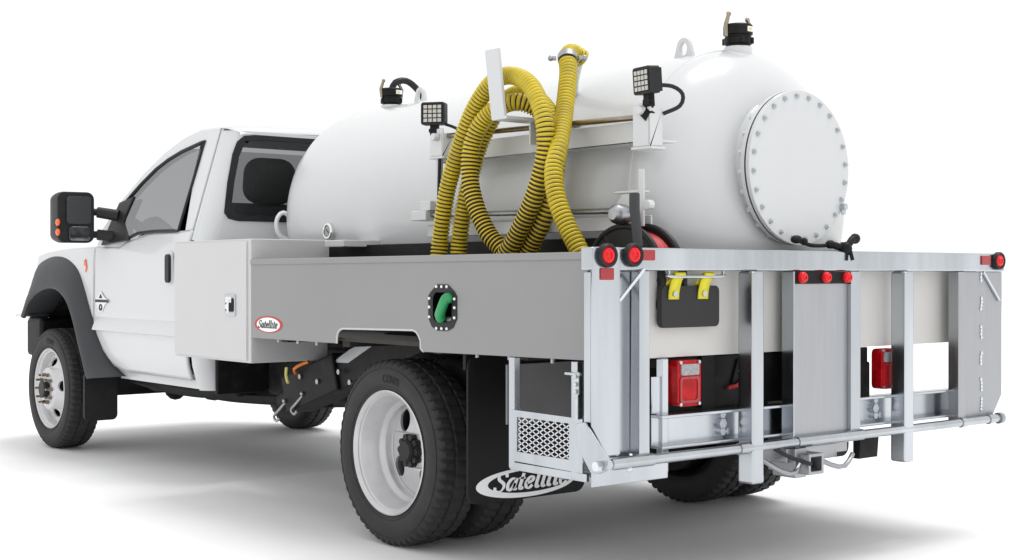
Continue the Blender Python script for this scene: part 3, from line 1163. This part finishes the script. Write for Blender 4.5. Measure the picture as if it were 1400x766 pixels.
# expanded metal: crossing strands, one joined mesh
b = MB()
n = 8
for k in range(-8, 16):
    for s_ in (1, -1):
        y0, z0 = .19 + k * .042, .512
        dy = .26 * s_
        a0, a1 = Vector((-1.211, y0, z0)), Vector((-1.211, y0 + dy, .642))
        lo_, hi_ = .19, .485
        d = a1 - a0
        t0, t1 = 0., 1.
        for lim, sg in ((lo_, 1), (hi_, -1)):
            if d.y != 0:
                t = (lim - a0.y) / d.y
                if (d.y > 0) == (sg > 0):
                    t0 = max(t0, t)
                else:
                    t1 = min(t1, t)
        if t1 > t0 + .02:
            b.beam(a0 + d * t0, a0 + d * t1, .0038, .004, (1, 0, 0))
em = b.build('expanded_mesh', M['alu'], st)
em['kind'] = 'stuff'
# tread
b = MB()
b.box((-1.215, .10, .440), (-1.20, .53, .470))
b.box((-.86, .10, .440), (-.845, .53, .470))
b.box((-1.2, .515, .440), (-.86, .53, .470))
b.build('tread_frame', M['galv'], st, .002)
b = MB()
b.box((-1.215, .070, .425), (-.835, .078, .500))
b.build('tread_front', M['galv'], st, .003)
b = MB()
for k in range(26):
    y0 = .105 + k * .016
    pts = [(-1.2 + i * .0285, y0 + (.007 if i % 2 else -.0), .458) for i in range(13)]
    for p, q in zip(pts, pts[1:]):
        b.beam(p, q, .004, .006)
tr = b.build('tread_grating', M['galvdark'], st)
tr['kind'] = 'stuff'
b = MB()
b.px([(.13, .75), (.16, .75), (.16, .83), (.13, .83)], -1.225, -1.219)
b.px([(.135, .66), (.15, .66), (.15, .75), (.135, .75)], -1.225, -1.219)
b.cyl((-1.225, .20, .822), (-1.225, .12, .822), .006, n=8)
for z in (.76, .785, .815):
    b.cyl((-1.226, .145, z), (-1.232, .145, z), .009, n=8)
b.build('step_latch', M['zinc'], st)
b = MB()
b.box((-1.17, .60, .60), (-.84, .61, .83))
b.build('splash_shield', M['dash'], truck)

# ---- mud flaps
for sx in (-1, 1):
    b = MB()
    x0, x1 = sorted((sx * 1.207, sx * .586))
    b.py(rrect(x0, .265, x1, .862, .05), .80, .812)
    mf = b.build('mud_flap', M['flap'], truck, .002)
    cx, cz = (x0 + x1) / 2 + (-.01 if sx < 0 else .0), .332
    b = MB()
    inner = ellipse(cx + .022, cz + .004, .225, .046, 48)
    b.py(ellipse(cx, cz, .262, .060, 48), .7985, .7998, [inner])
    b.build('emblem_ring', M['whitep'], mf)
    b = MB()
    sc = .395 / text_width('Satellite')
    text_mesh(b, 'Satellite', lambda px_, py_: (cx - .175 + px_ * sc, .7975, cz - .026 + py_ * .094), wmin=.032, wmax=.075, shear=.22)
    b.build('emblem_lettering', M['whitep'], mf)
b = MB()
b.box((-1.21, .812, .80), (-.58, .83, .865)); b.box((.58, .812, .80), (1.21, .83, .865))
b.build('flap_hanger', M['black'], truck)

# ---- hitch
h = MB()
h.box((-.22, .02, .43), (.10, .10, .49))
h.box((-.19, .0, .37), (-.12, .12, .49))
h.box((-.34, .06, .44), (.22, .12, .50))
hitch = h.build('tow_hitch', M['galvdark'], truck, .006)
h = MB()
h.py([(-.168, .386), (-.075, .386), (-.075, .468), (-.168, .468)], -.050, .16, [[(-.155, .399), (-.088, .399), (-.088, .455), (-.155, .455)]])
h.build('receiver_tube', M['galvdark'], hitch, .004)
for x0, x1 in ((-.36, -.17), (-.07, .16)):
    h = MB()
    h.tube(catmull([(x0, .04, .46), ((x0 * 2 + x1) / 3, -.02, .41), ((x0 + x1 * 2) / 3, -.03, .40), (x1, -.01, .44)], .03), .010, 8)
    h.build('safety_loop', M['galvdark'], hitch)
h = MB()
h.tube(catmull([(-.33, -.01, .50), (-.25, -.03, .46), (-.16, -.055, .43)], .02), .008, 8)
h.build('cable', M['blackp'], hitch)
h = MB()
h.px([(.12, .50), (.16, .50), (.16, .385), (.13, .385)], .39, .52)
h.build('bumper_bracket', M['black'], truck)

# ================================================================ the tank
tank = thing('vacuum_tank', 'white horizontal cylindrical tank with bolted round end cover lying on the flatbed', 'tank', (0, 1.85, .865))
Z0, RT = 1.495, .64
t = MB()
prof = []
for i in range(19):
    u = R(90 * i / 18)
    prof.append((3.15 + .33 * math.cos(u), max(.001, RT * math.sin(u))))
for k in range(1, 12):
    prof.append((3.15 - (3.15 - .50) * k / 12, RT))
prof.append((.503, RT))
prof += [(.500, RT + .004), (.478, RT + .004), (.475, RT)]
for i in range(1, 20):
    u = R(90 * i / 19)
    prof.append((.475 - .29 * math.sin(u), max(.001, RT * math.cos(u))))
t.lathe(prof, (0, 0, Z0), 'y', 128)
shell = t.build('shell', M['tank'], tank, ang=30)
# skid under the tank
for sx in (-1, 1):
    t = MB()
    t.box((sx * .70, .42, .897), (sx * .66, 2.66, 1.325))
    t.box((sx * .6595, .42, 1.30), (sx * .60, 2.66, 1.324))
    t.build('skid', M['black'], tank, .004)
t = MB()
t.box((-.835, 2.30, 1.314), (-.60, 2.48, 1.348))
t.build('skid_bracket', M['tank'], tank, .004)
# manway neck, flange and cover
CZ = 1.615
t = MB()
t.lathe([(.46, .292), (.176, .292), (.175, .318), (.156, .318)], (0, 0, CZ), 'y', 80)
t.build('manway_neck', M['tank'], tank)
t = MB()
t.lathe([(.154, .300), (.154, .306), (.149, .306), (.149, .3)], (0, 0, CZ), 'y', 80)
t.build('gasket', M['blackp'], tank)
t = MB()
t.lathe([(.148, .001), (.148, .318), (.132, .318), (.130, .316), (.130, .001)], (0, 0, CZ), 'y', 96)
cover = t.build('end_cover', M['tank'], tank)
bolt0 = None
for k in range(24):
    a_ = 2 * math.pi * (k + .35) / 24
    x, z = .293 * math.cos(a_), CZ + .293 * math.sin(a_)
    if bolt0 is None:
        q = MB()
        q.cyl((0, 0, 0), (0, -.002, 0), .0125, n=12)
        q.cyl((0, -.002, 0), (0, -.011, 0), .0095, n=6)
        q.cyl((0, -.011, 0), (0, -.016, 0), .005, n=8)
        bolt0 = q.build('bolt', M['zinc'], None)
        bolt0.location = (x, .130, z)
        par(bolt0, cover)
    else:
        dup(bolt0, cover, (x, .130, z), (0, random.uniform(0, 1), 0))
nut = None
for k in range(24):
    a_ = 2 * math.pi * (k + .35) / 24
    x, z = .305 * math.cos(a_), CZ + .305 * math.sin(a_)
    if nut is None:
        q = MB()
        q.cyl((0, 0, 0), (0, .018, 0), .012, n=6)
        nut = q.build('nut', M['tank'], None)
        nut.location = (x, .176, z)
        par(nut, tank)
    else:
        dup(nut, tank, (x, .176, z))
# drain valve and cable below the cover
t = MB()
t.tube(catmull([(-.10, .07, 1.315), (-.04, .05, 1.296), (.03, .05, 1.294), (.08, .05, 1.297)], .02), .008, 8)
t.sphere((-.10, .07, 1.318), .022, 10, (1.3, 1, .8))
t.sphere((-.065, .06, 1.31), .016, 10)
t.sphere((.085, .045, 1.300), .020, 10, (1.2, 1, .9))
t.tube([(.085, .04, 1.300), (.135, .01, 1.283)], .015, 10)
t.sphere((.135, .005, 1.282), .026, 12, (1, 1, 1.15))
t.tube([(.135, .0, 1.290), (.160, -.005, 1.318), (.185, -.005, 1.326)], [.014, .016, .018], 10)
t.sphere((.182, -.005, 1.324), .022, 10)
t.tube([(.140, -.012, 1.275), (.146, -.02, 1.235)], .008, 8)
t.build('drain_valve', M['black'], tank)
t = MB()
t.cyl((.268, .132, 1.462), (.268, .105, 1.462), .014, n=8)
t.cyl((.268, .118, 1.470), (.268, .118, 1.430), .010, n=8)
t.build('drain_fitting', M['zinc'], tank)

def lug(y, x, rotz):
    q = MB()
    out_ = [(-.066, -.03), (.066, -.03), (.052, .03)] + [(.040 * math.cos(R(a)), .060 + .040 * math.sin(R(a))) for a in range(10, 171, 16)] + [(-.052, .03)]
    q.px(out_, -.010, .010, [ellipse(0, .050, .022, .030, 18)])
    o = q.build('lifting_lug', M['tank'], None, .002)
    o.location = (x, y, Z0 + math.sqrt(RT ** 2 - x * x))
    o.rotation_euler = (0, 0, rotz)
    par(o, tank)
lug(.785, 0, 0)
lug(2.86, .03, 0)

def top_valve(x, y, label=True):
    zb = Z0 + math.sqrt(RT ** 2 - x * x)
    v = part('vent_valve', tank, (x, y, zb))
    q = MB()
    q.lathe([(zb - .02, .062), (zb + .012, .062), (zb + .018, .058), (zb + .018, .001)], (x, y, 0), 'z', 28)
    q.build('collar', M['tank'], v)
    q = MB()
    q.lathe([(zb + .016, .052), (zb + .028, .052), (zb + .030, .060), (zb + .055, .061), (zb + .058, .056), (zb + .066, .056), (zb + .070, .063), (zb + .108, .063), (zb + .114, .058), (zb + .114, .001)], (x, y, 0), 'z', 28)
    for a in range(0, 360, 60):
        q.cyl((x + .06 * math.cos(R(a)), y + .06 * math.sin(R(a)), zb + .03), (x + .06 * math.cos(R(a)), y + .06 * math.sin(R(a)), zb + .056), .009, n=8)
    q.build('valve_body', M['black'], v)
    for sx, sy, hh in ((-1, .2, .158), (1, -.2, .140)):
        q = MB()
        q.tube([(x + sx * .062, y + sy * .05, zb + .06), (x + sx * .066, y + sy * .05, zb + .11), (x + sx * .048, y + sy * .05, zb + hh)], [.008, .010, .008], 8)
        q.sphere((x + sx * .048, y + sy * .05, zb + hh), .011, 8)
        q.build('cam_lever', M['steel'], v)
    q = MB()
    q.box((x - .01, y - .067, zb + .078), (x + .03, y - .058, zb + .100))
    q.build('valve_tag', M['whitep'], v)
    q = MB()
    q.box((x - .004, y - .069, zb + .084), (x + .012, y - .0675, zb + .094))
    q.build('tag_mark', M['label'], v)
    return v
top_valve(0, .47)
vf = top_valve(0, 3.11)
q = MB()
q.tube(catmull([(0, 3.11, 2.24), (.02, 3.10, 2.285), (.09, 3.09, 2.300), (.17, 3.09, 2.255), (.23, 3.09, 2.17), (.25, 3.09, 2.05)], .02), .019, 10)
q.build('vent_hose', M['blackp'], vf)

# sight gauge and loop at the front
q = MB()
q.lathe([(-.62, .044), (-.655, .044), (-.66, .040), (-.66, .033), (-.652, .031), (-.652, .001)], (0, 2.745, 1.405), 'x', 24)
q.build('gauge', M['chrome'], tank)
q = MB()
q.lathe([(-.6525, .030), (-.6545, .029), (-.6545, .001)], (0, 2.745, 1.405), 'x', 24)
q.build('gauge_face', M['clear'], tank)
q = MB()
q.box((-.6565, 2.728, 1.403), (-.655, 2.762, 1.407), Matrix.Rotation(R(35), 3, 'X'))
q.build('gauge_needle', M['blackprint'], tank)
q = MB()
q.tube(catmull([(-.44, 3.42, 1.47), (-.52, 3.44, 1.53), (-.56, 3.45, 1.48), (-.54, 3.45, 1.40), (-.46, 3.44, 1.36)], .02), .013, 8)
q.build('tie_loop', M['whitep'], tank)

# ---- rack on the tank's left side
rk = part('hose_rack', tank, (-.70, 1.0, 1.5))
q = MB()
q.cyl((-.765, 1.60, 1.808), (-.765, .22, 1.781), .012, n=12)
q.build('rack_rod', M['steel'], rk)
q = MB()
q.cyl((-.775, 1.71, 1.452), (-.775, .30, 1.423), .012, n=12)
q.build('rack_rod', M['galvdark'], rk)
q = MB()
q.box((-.735, .25, 1.69), (-.725, 1.63, 1.775))
q.box((-.735, .25, 1.69), (-.60, 1.63, 1.698))
q.build('rack_angle', M['tank'], rk, .004)
q = MB()
q.box((-.745, .25, 1.35), (-.735, 1.72, 1.405))
q.build('rack_angle', M['tank'], rk, .004)
for y, z0_, z1_ in ((1.57, 1.715, 1.84), (.245, 1.665, 1.83)):
    q = MB()
    q.box((-.80, y - .045, z0_), (-.79, y + .05, z1_))
    q.box((-.80, y - .045, z0_), (-.73, y - .035, z1_ - .02))
    q.box((-.80, y - .05, z0_ - .012), (-.72, y + .06, z0_))
    q.cyl((-.80, y - .01, 1.80), (-.83, y - .01, 1.80), .018, n=10)
    q.build('rack_bracket', M['tank'], rk, .004)
q = MB()
q.box((-.81, 1.64, 1.425), (-.70, 1.76, 1.47))
q.box((-.80, 1.62, 1.47), (-.70, 1.70, 1.515))
q.build('rack_bracket', M['tank'], rk, .004)
q = MB()
q.box((-.80, .235, 1.36), (-.79, .265, 1.58))
q.box((-.80, .25, 1.49), (-.75, .40, 1.50))
q.px([(.25, 1.49), (.36, 1.49), (.41, 1.43), (.41, 1.36), (.25, 1.36)], -.795, -.785)
q.cyl((-.79, .20, 1.44), (-.82, .20, 1.44), .02, n=10)
q.cyl((-.79, .30, 1.42), (-.815, .30, 1.42), .016, n=10)
q.build('rack_bracket', M['tank'], rk, .004)
q = MB()
q.cyl((-.765, 1.595, 1.72), (-.765, 1.595, 1.50), .017, n=12)
q.build('rack_post', M['tank'], rk)
q = MB()
q.cyl((-.785, 1.565, 1.715), (-.785, 1.575, 1.50), .008, n=10)
q.build('cable', M['blackp'], rk)
q = MB()
q.lathe([(-.80, .02), (-.86, .036), (-.89, .040), (-.91, .036), (-.925, .022), (-.928, .001)], (0, .275, 1.405), 'x', 24)
q.build('knob', M['galvdark'], rk)
q = MB()
q.tube([(-.93, .15, 1.475), (-.935, .145, 1.42), (-.94, .12, 1.28)], [.020, .020, .018], 12)
q.build('lever', M['flare'], rk)

# hook that carries the hose
hk = MB()
hk.prism([(.872, 0), (.958, 0), (.966, 1), (.880, 1)], lambda y, s_: (-.965 - .03 * s_, y, 1.815 + .285 * s_), lambda y, s_: (-.950 - .03 * s_, y, 1.818 + .285 * s_))
hk.box((-.965, .86, 1.812), (-.42, .958, 1.826))
hk.box((-.80, .905, 1.72), (-.45, .915, 1.812))
hk.build('hose_hook', M['tank'], tank, .003)

# outlet pipe on top of the side wall
op = MB()
op.tube(catmull([(-.42, 1.08, 1.94), (-.47, 1.02, 2.02), (-.53, .93, 2.075), (-.575, .862, 2.105)], .03), .034, 16)
op.build('outlet_pipe', M['tank'], tank)

# work lamps
def lamp(loc, rz, tilt):
    L = part('work_lamp', tank, loc)
    K = .86
    rot = Matrix.Rotation(rz, 4, 'Z') @ Matrix.Rotation(tilt, 4, 'X')
    def T(o):
        o.rotation_euler = rot.to_euler()
        o.location = loc
        o.scale = (K, K, K)
        par(o, L)
    q = MB()
    q.py(rrect(-.066, -.060, .066, .060, .014), -.03, .022)
    for k in range(7):
        q.box((-.06 + k * .018, .022, -.052), (-.052 + k * .018, .040, .052))
    T(q.build('lamp_housing', M['blackp'], None, .003))
    q = MB()
    q.py(rrect(-.056, -.050, .056, .050, .008), -.0315, -.0302)
    T(q.build('lamp_face', M['black'], None))
    for i in range(4):
        for j in range(4):
            q = MB()
            x0, z0_ = -.050 + i * .0258, -.045 + j * .0236
            q.py([(x0, z0_), (x0 + .020, z0_), (x0 + .020, z0_ + .018), (x0, z0_ + .018)], -.0345, -.0318)
            T(q.build('led', M['led'], None))
    q = MB()
    q.box((-.022, -.012, -.115), (.022, .020, -.058))
    q.cyl((-.03, .0, -.088), (.03, .0, -.088), .012, n=8)
    T(q.build('lamp_foot', M['black'], None, .003))
    return L
lamp((-.80, 1.585, 1.908), R(-54), R(0))
lamp((-.80, .215, 1.912), R(-99), R(4))
q = MB()
q.tube(catmull([(-.77, 1.56, 1.865), (-.74, 1.50, 1.84), (-.73, 1.44, 1.80)], .02), .007, 8)
q.build('lamp_cable', M['blackp'], tank)
q = MB()
q.tube(catmull([(-.755, .22, 1.90), (-.70, .18, 1.895), (-.67, .155, 1.865), (-.68, .16, 1.82), (-.73, .20, 1.79)], .015), .008, 8)
q.build('lamp_cable', M['blackp'], tank)
q = MB()
q.box((-.80, .24, 1.795), (-.765, .215, 1.835))
q.cyl((-.79, .21, 1.775), (-.79, .24, 1.80), .024, n=12)
q.build('lamp_stud', M['black'], tank)

# ================================================================ the hose
P = [(-.545, .855, 2.095), (-.60, .862, 2.118), (-.655, .835, 2.09), (-.69, .790, 2.012), (-.78, .711, 1.849), (-.9, .609, 1.686), (-.95, .583, 1.58), (-.97, .538, 1.463), (-.97, .469, 1.347), (-.97, .389, 1.232), (-.98, .36, 1.12), (-1.02, .45, .98), (-1.05, .75, .915), (-1.02, 1.15, .93), (-.94, 1.38, 1.05),
     (-.9, 1.415, 1.259), (-.9, 1.387, 1.42), (-.9, 1.339, 1.578), (-.9, 1.243, 1.763), (-.895, 1.16, 1.890), (-.885, 1.05, 1.988), (-.88, .928, 2.003), (-.90, .780, 1.940), (-.93, .668, 1.804), (-.93, .659, 1.658), (-.93, .727, 1.487), (-.93, .843, 1.327), (-.93, .924, 1.238), (-.93, 1.02, 1.08), (-.90, 1.18, .98), (-.87, 1.31, 1.08),
     (-.845, 1.344, 1.258), (-.845, 1.317, 1.418), (-.84, 1.265, 1.592), (-.82, 1.207, 1.764), (-.80, 1.10, 1.900), (-.795, .97, 1.940), (-.81, .80, 1.868), (-.84, .693, 1.724), (-.84, .700, 1.577), (-.86, .75, 1.401), (-.86, .866, 1.248), (-.84, .95, 1.08), (-.83, 1.0, .95), (-.89, .90, .93), (-.92, .87, 1.06),
     (-.90, .942, 1.248), (-.92, 1.034, 1.347), (-.93, 1.111, 1.472), (-.93, 1.152, 1.614), (-.92, 1.135, 1.755), (-.895, 1.06, 1.855), (-.86, .93, 1.895), (-.78, .86, 1.85), (-.735, .84, 1.72), (-.745, .86, 1.50), (-.80, .90, 1.28), (-.82, .95, 1.05)]
path = catmull(P, .006)
PITCH, NS = .0175, 18
path = resample(path, PITCH / 5)
b = MB()
prof = [.0315, .0380, .0386, .0380, .0315]
k = len(path)
Tn = [(path[min(i + 3, k - 1)] - path[max(i - 3, 0)]).normalized() for i in range(k)]
u = Tn[0].cross(Vector((0, 0, 1))).normalized()
prev = None
for i in range(k):
    u = (u - Tn[i] * u.dot(Tn[i])).normalized()
    v = Tn[i].cross(u)
    rr = prof[i % 5]
    row = [b.bm.verts.new(path[i] + (u * math.cos(2 * math.pi * j / NS) + v * math.sin(2 * math.pi * j / NS)) * rr) for j in range(NS)]
    if prev:
        b.mi = 1 if i % 5 in (0, 1) else 0
        for j in range(NS):
            b.face((prev[j], prev[(j + 1) % NS], row[(j + 1) % NS], row[j]))
    prev = row
hz = b.build('suction_hose', None, None, ang=60, mats=[M['hose'], M['hosed']])
hz['label'] = 'yellow ribbed suction hose looped over the white hook beside the tank'
hz['category'] = 'hose'
cl = MB()
dirv = (Vector(P[3]) - Vector(P[2])).normalized()
pa = Vector((-.66, .828, 2.085))
cl.tube([pa - dirv * .014, pa + dirv * .014], .0425, 24)
for s_ in (-1, 1):
    qv = pa + Vector((s_ * .034, -s_ * .034, 0))
    qe = pa + Vector((s_ * .052, -s_ * .048, 0))
    cl.tube([qv, qe], .010, 8)
    cl.sphere(qe, .013, 8)
cl.build('hose_clamp', M['galvdark'], hz)

# ================================================================ pad hanging on the tailgate
pd = thing('mud_pad', 'charcoal rectangular pad hanging by two yellow straps below the tailgate beam', 'pad', (-.73, .055, .98))
b = MB()
b.py(rrect(-.882, .980, -.572, 1.135, .022), .056, .082)
b.build('pad_sheet', M['pad'], pd, .006)
for x in (-.825, -.668):
    b = MB()
    sec = [(.050, 1.085), (.046, 1.12), (.030, 1.165), (.020, 1.178), (.028, 1.186), (.042, 1.178), (.060, 1.150), (.088, 1.12), (.090, 1.09)]
    sec = [(p.x, p.y) for p in catmull([(a_, z, 0) for a_, z in sec], .01)]
    b.grid([[(x - .027 + (.007 if z > 1.16 else 0), y, z) for y, z in sec], [(x + .027 + (.007 if z > 1.16 else 0), y, z) for y, z in sec]])
    sp = b.build('strap', M['strap'], pd, ang=60, solid=.004)
    b = MB()
    b.cyl((x, .049, 1.105), (x, .040, 1.105), .011, n=14)
    b.build('rivet', M['zinc'], sp)

# ================================================================ hose reel behind the tailgate beam
rl = thing('hose_reel', 'black spoked hose reel holding red hose behind the left end of the tailgate beam', 'hose reel', (-.80, .27, .87))
RC = (.28, 1.155)
for x in (-.86, -.745):
    b = MB()
    pts = [(x, RC[0] + .205 * math.cos(R(a)), RC[1] + .205 * math.sin(R(a))) for a in range(0, 360, 8)]
    b.tube(pts, .013, 10, closed=True)
    for a in range(0, 360, 60):
        b.cyl((x, RC[0], RC[1]), (x, RC[0] + .2 * math.cos(R(a)), RC[1] + .2 * math.sin(R(a))), .010, n=8)
    b.lathe([(x - .006, .045), (x - .006, .196), (x + .006, .196), (x + .006, .045)], (0, *RC), 'x', 48)
    b.build('reel_flange', M['blackp'], rl)
b = MB()
for k in range(5):
    for l_ in range(2):
        b.tube([(-.842 + k * .020, RC[0] + (.142 + .03 * l_) * math.cos(R(a)), RC[1] + (.142 + .03 * l_) * math.sin(R(a))) for a in range(0, 360, 9)], .015, 8, closed=True)
b.build('red_hose', M['redp'], rl)
b = MB()
b.cyl((-.88, *RC), (-.725, *RC), .05, n=18)
b.box((-.84, .17, .864), (-.72, .37, .90))
b.beam((-.88, .27, 1.175), (-.88, .27, .87), .02, .06, (0, 1, 0))
b.beam((-.727, .27, 1.175), (-.727, .27, .87), .02, .06, (0, 1, 0))
b.build('reel_frame', M['blackp'], rl)
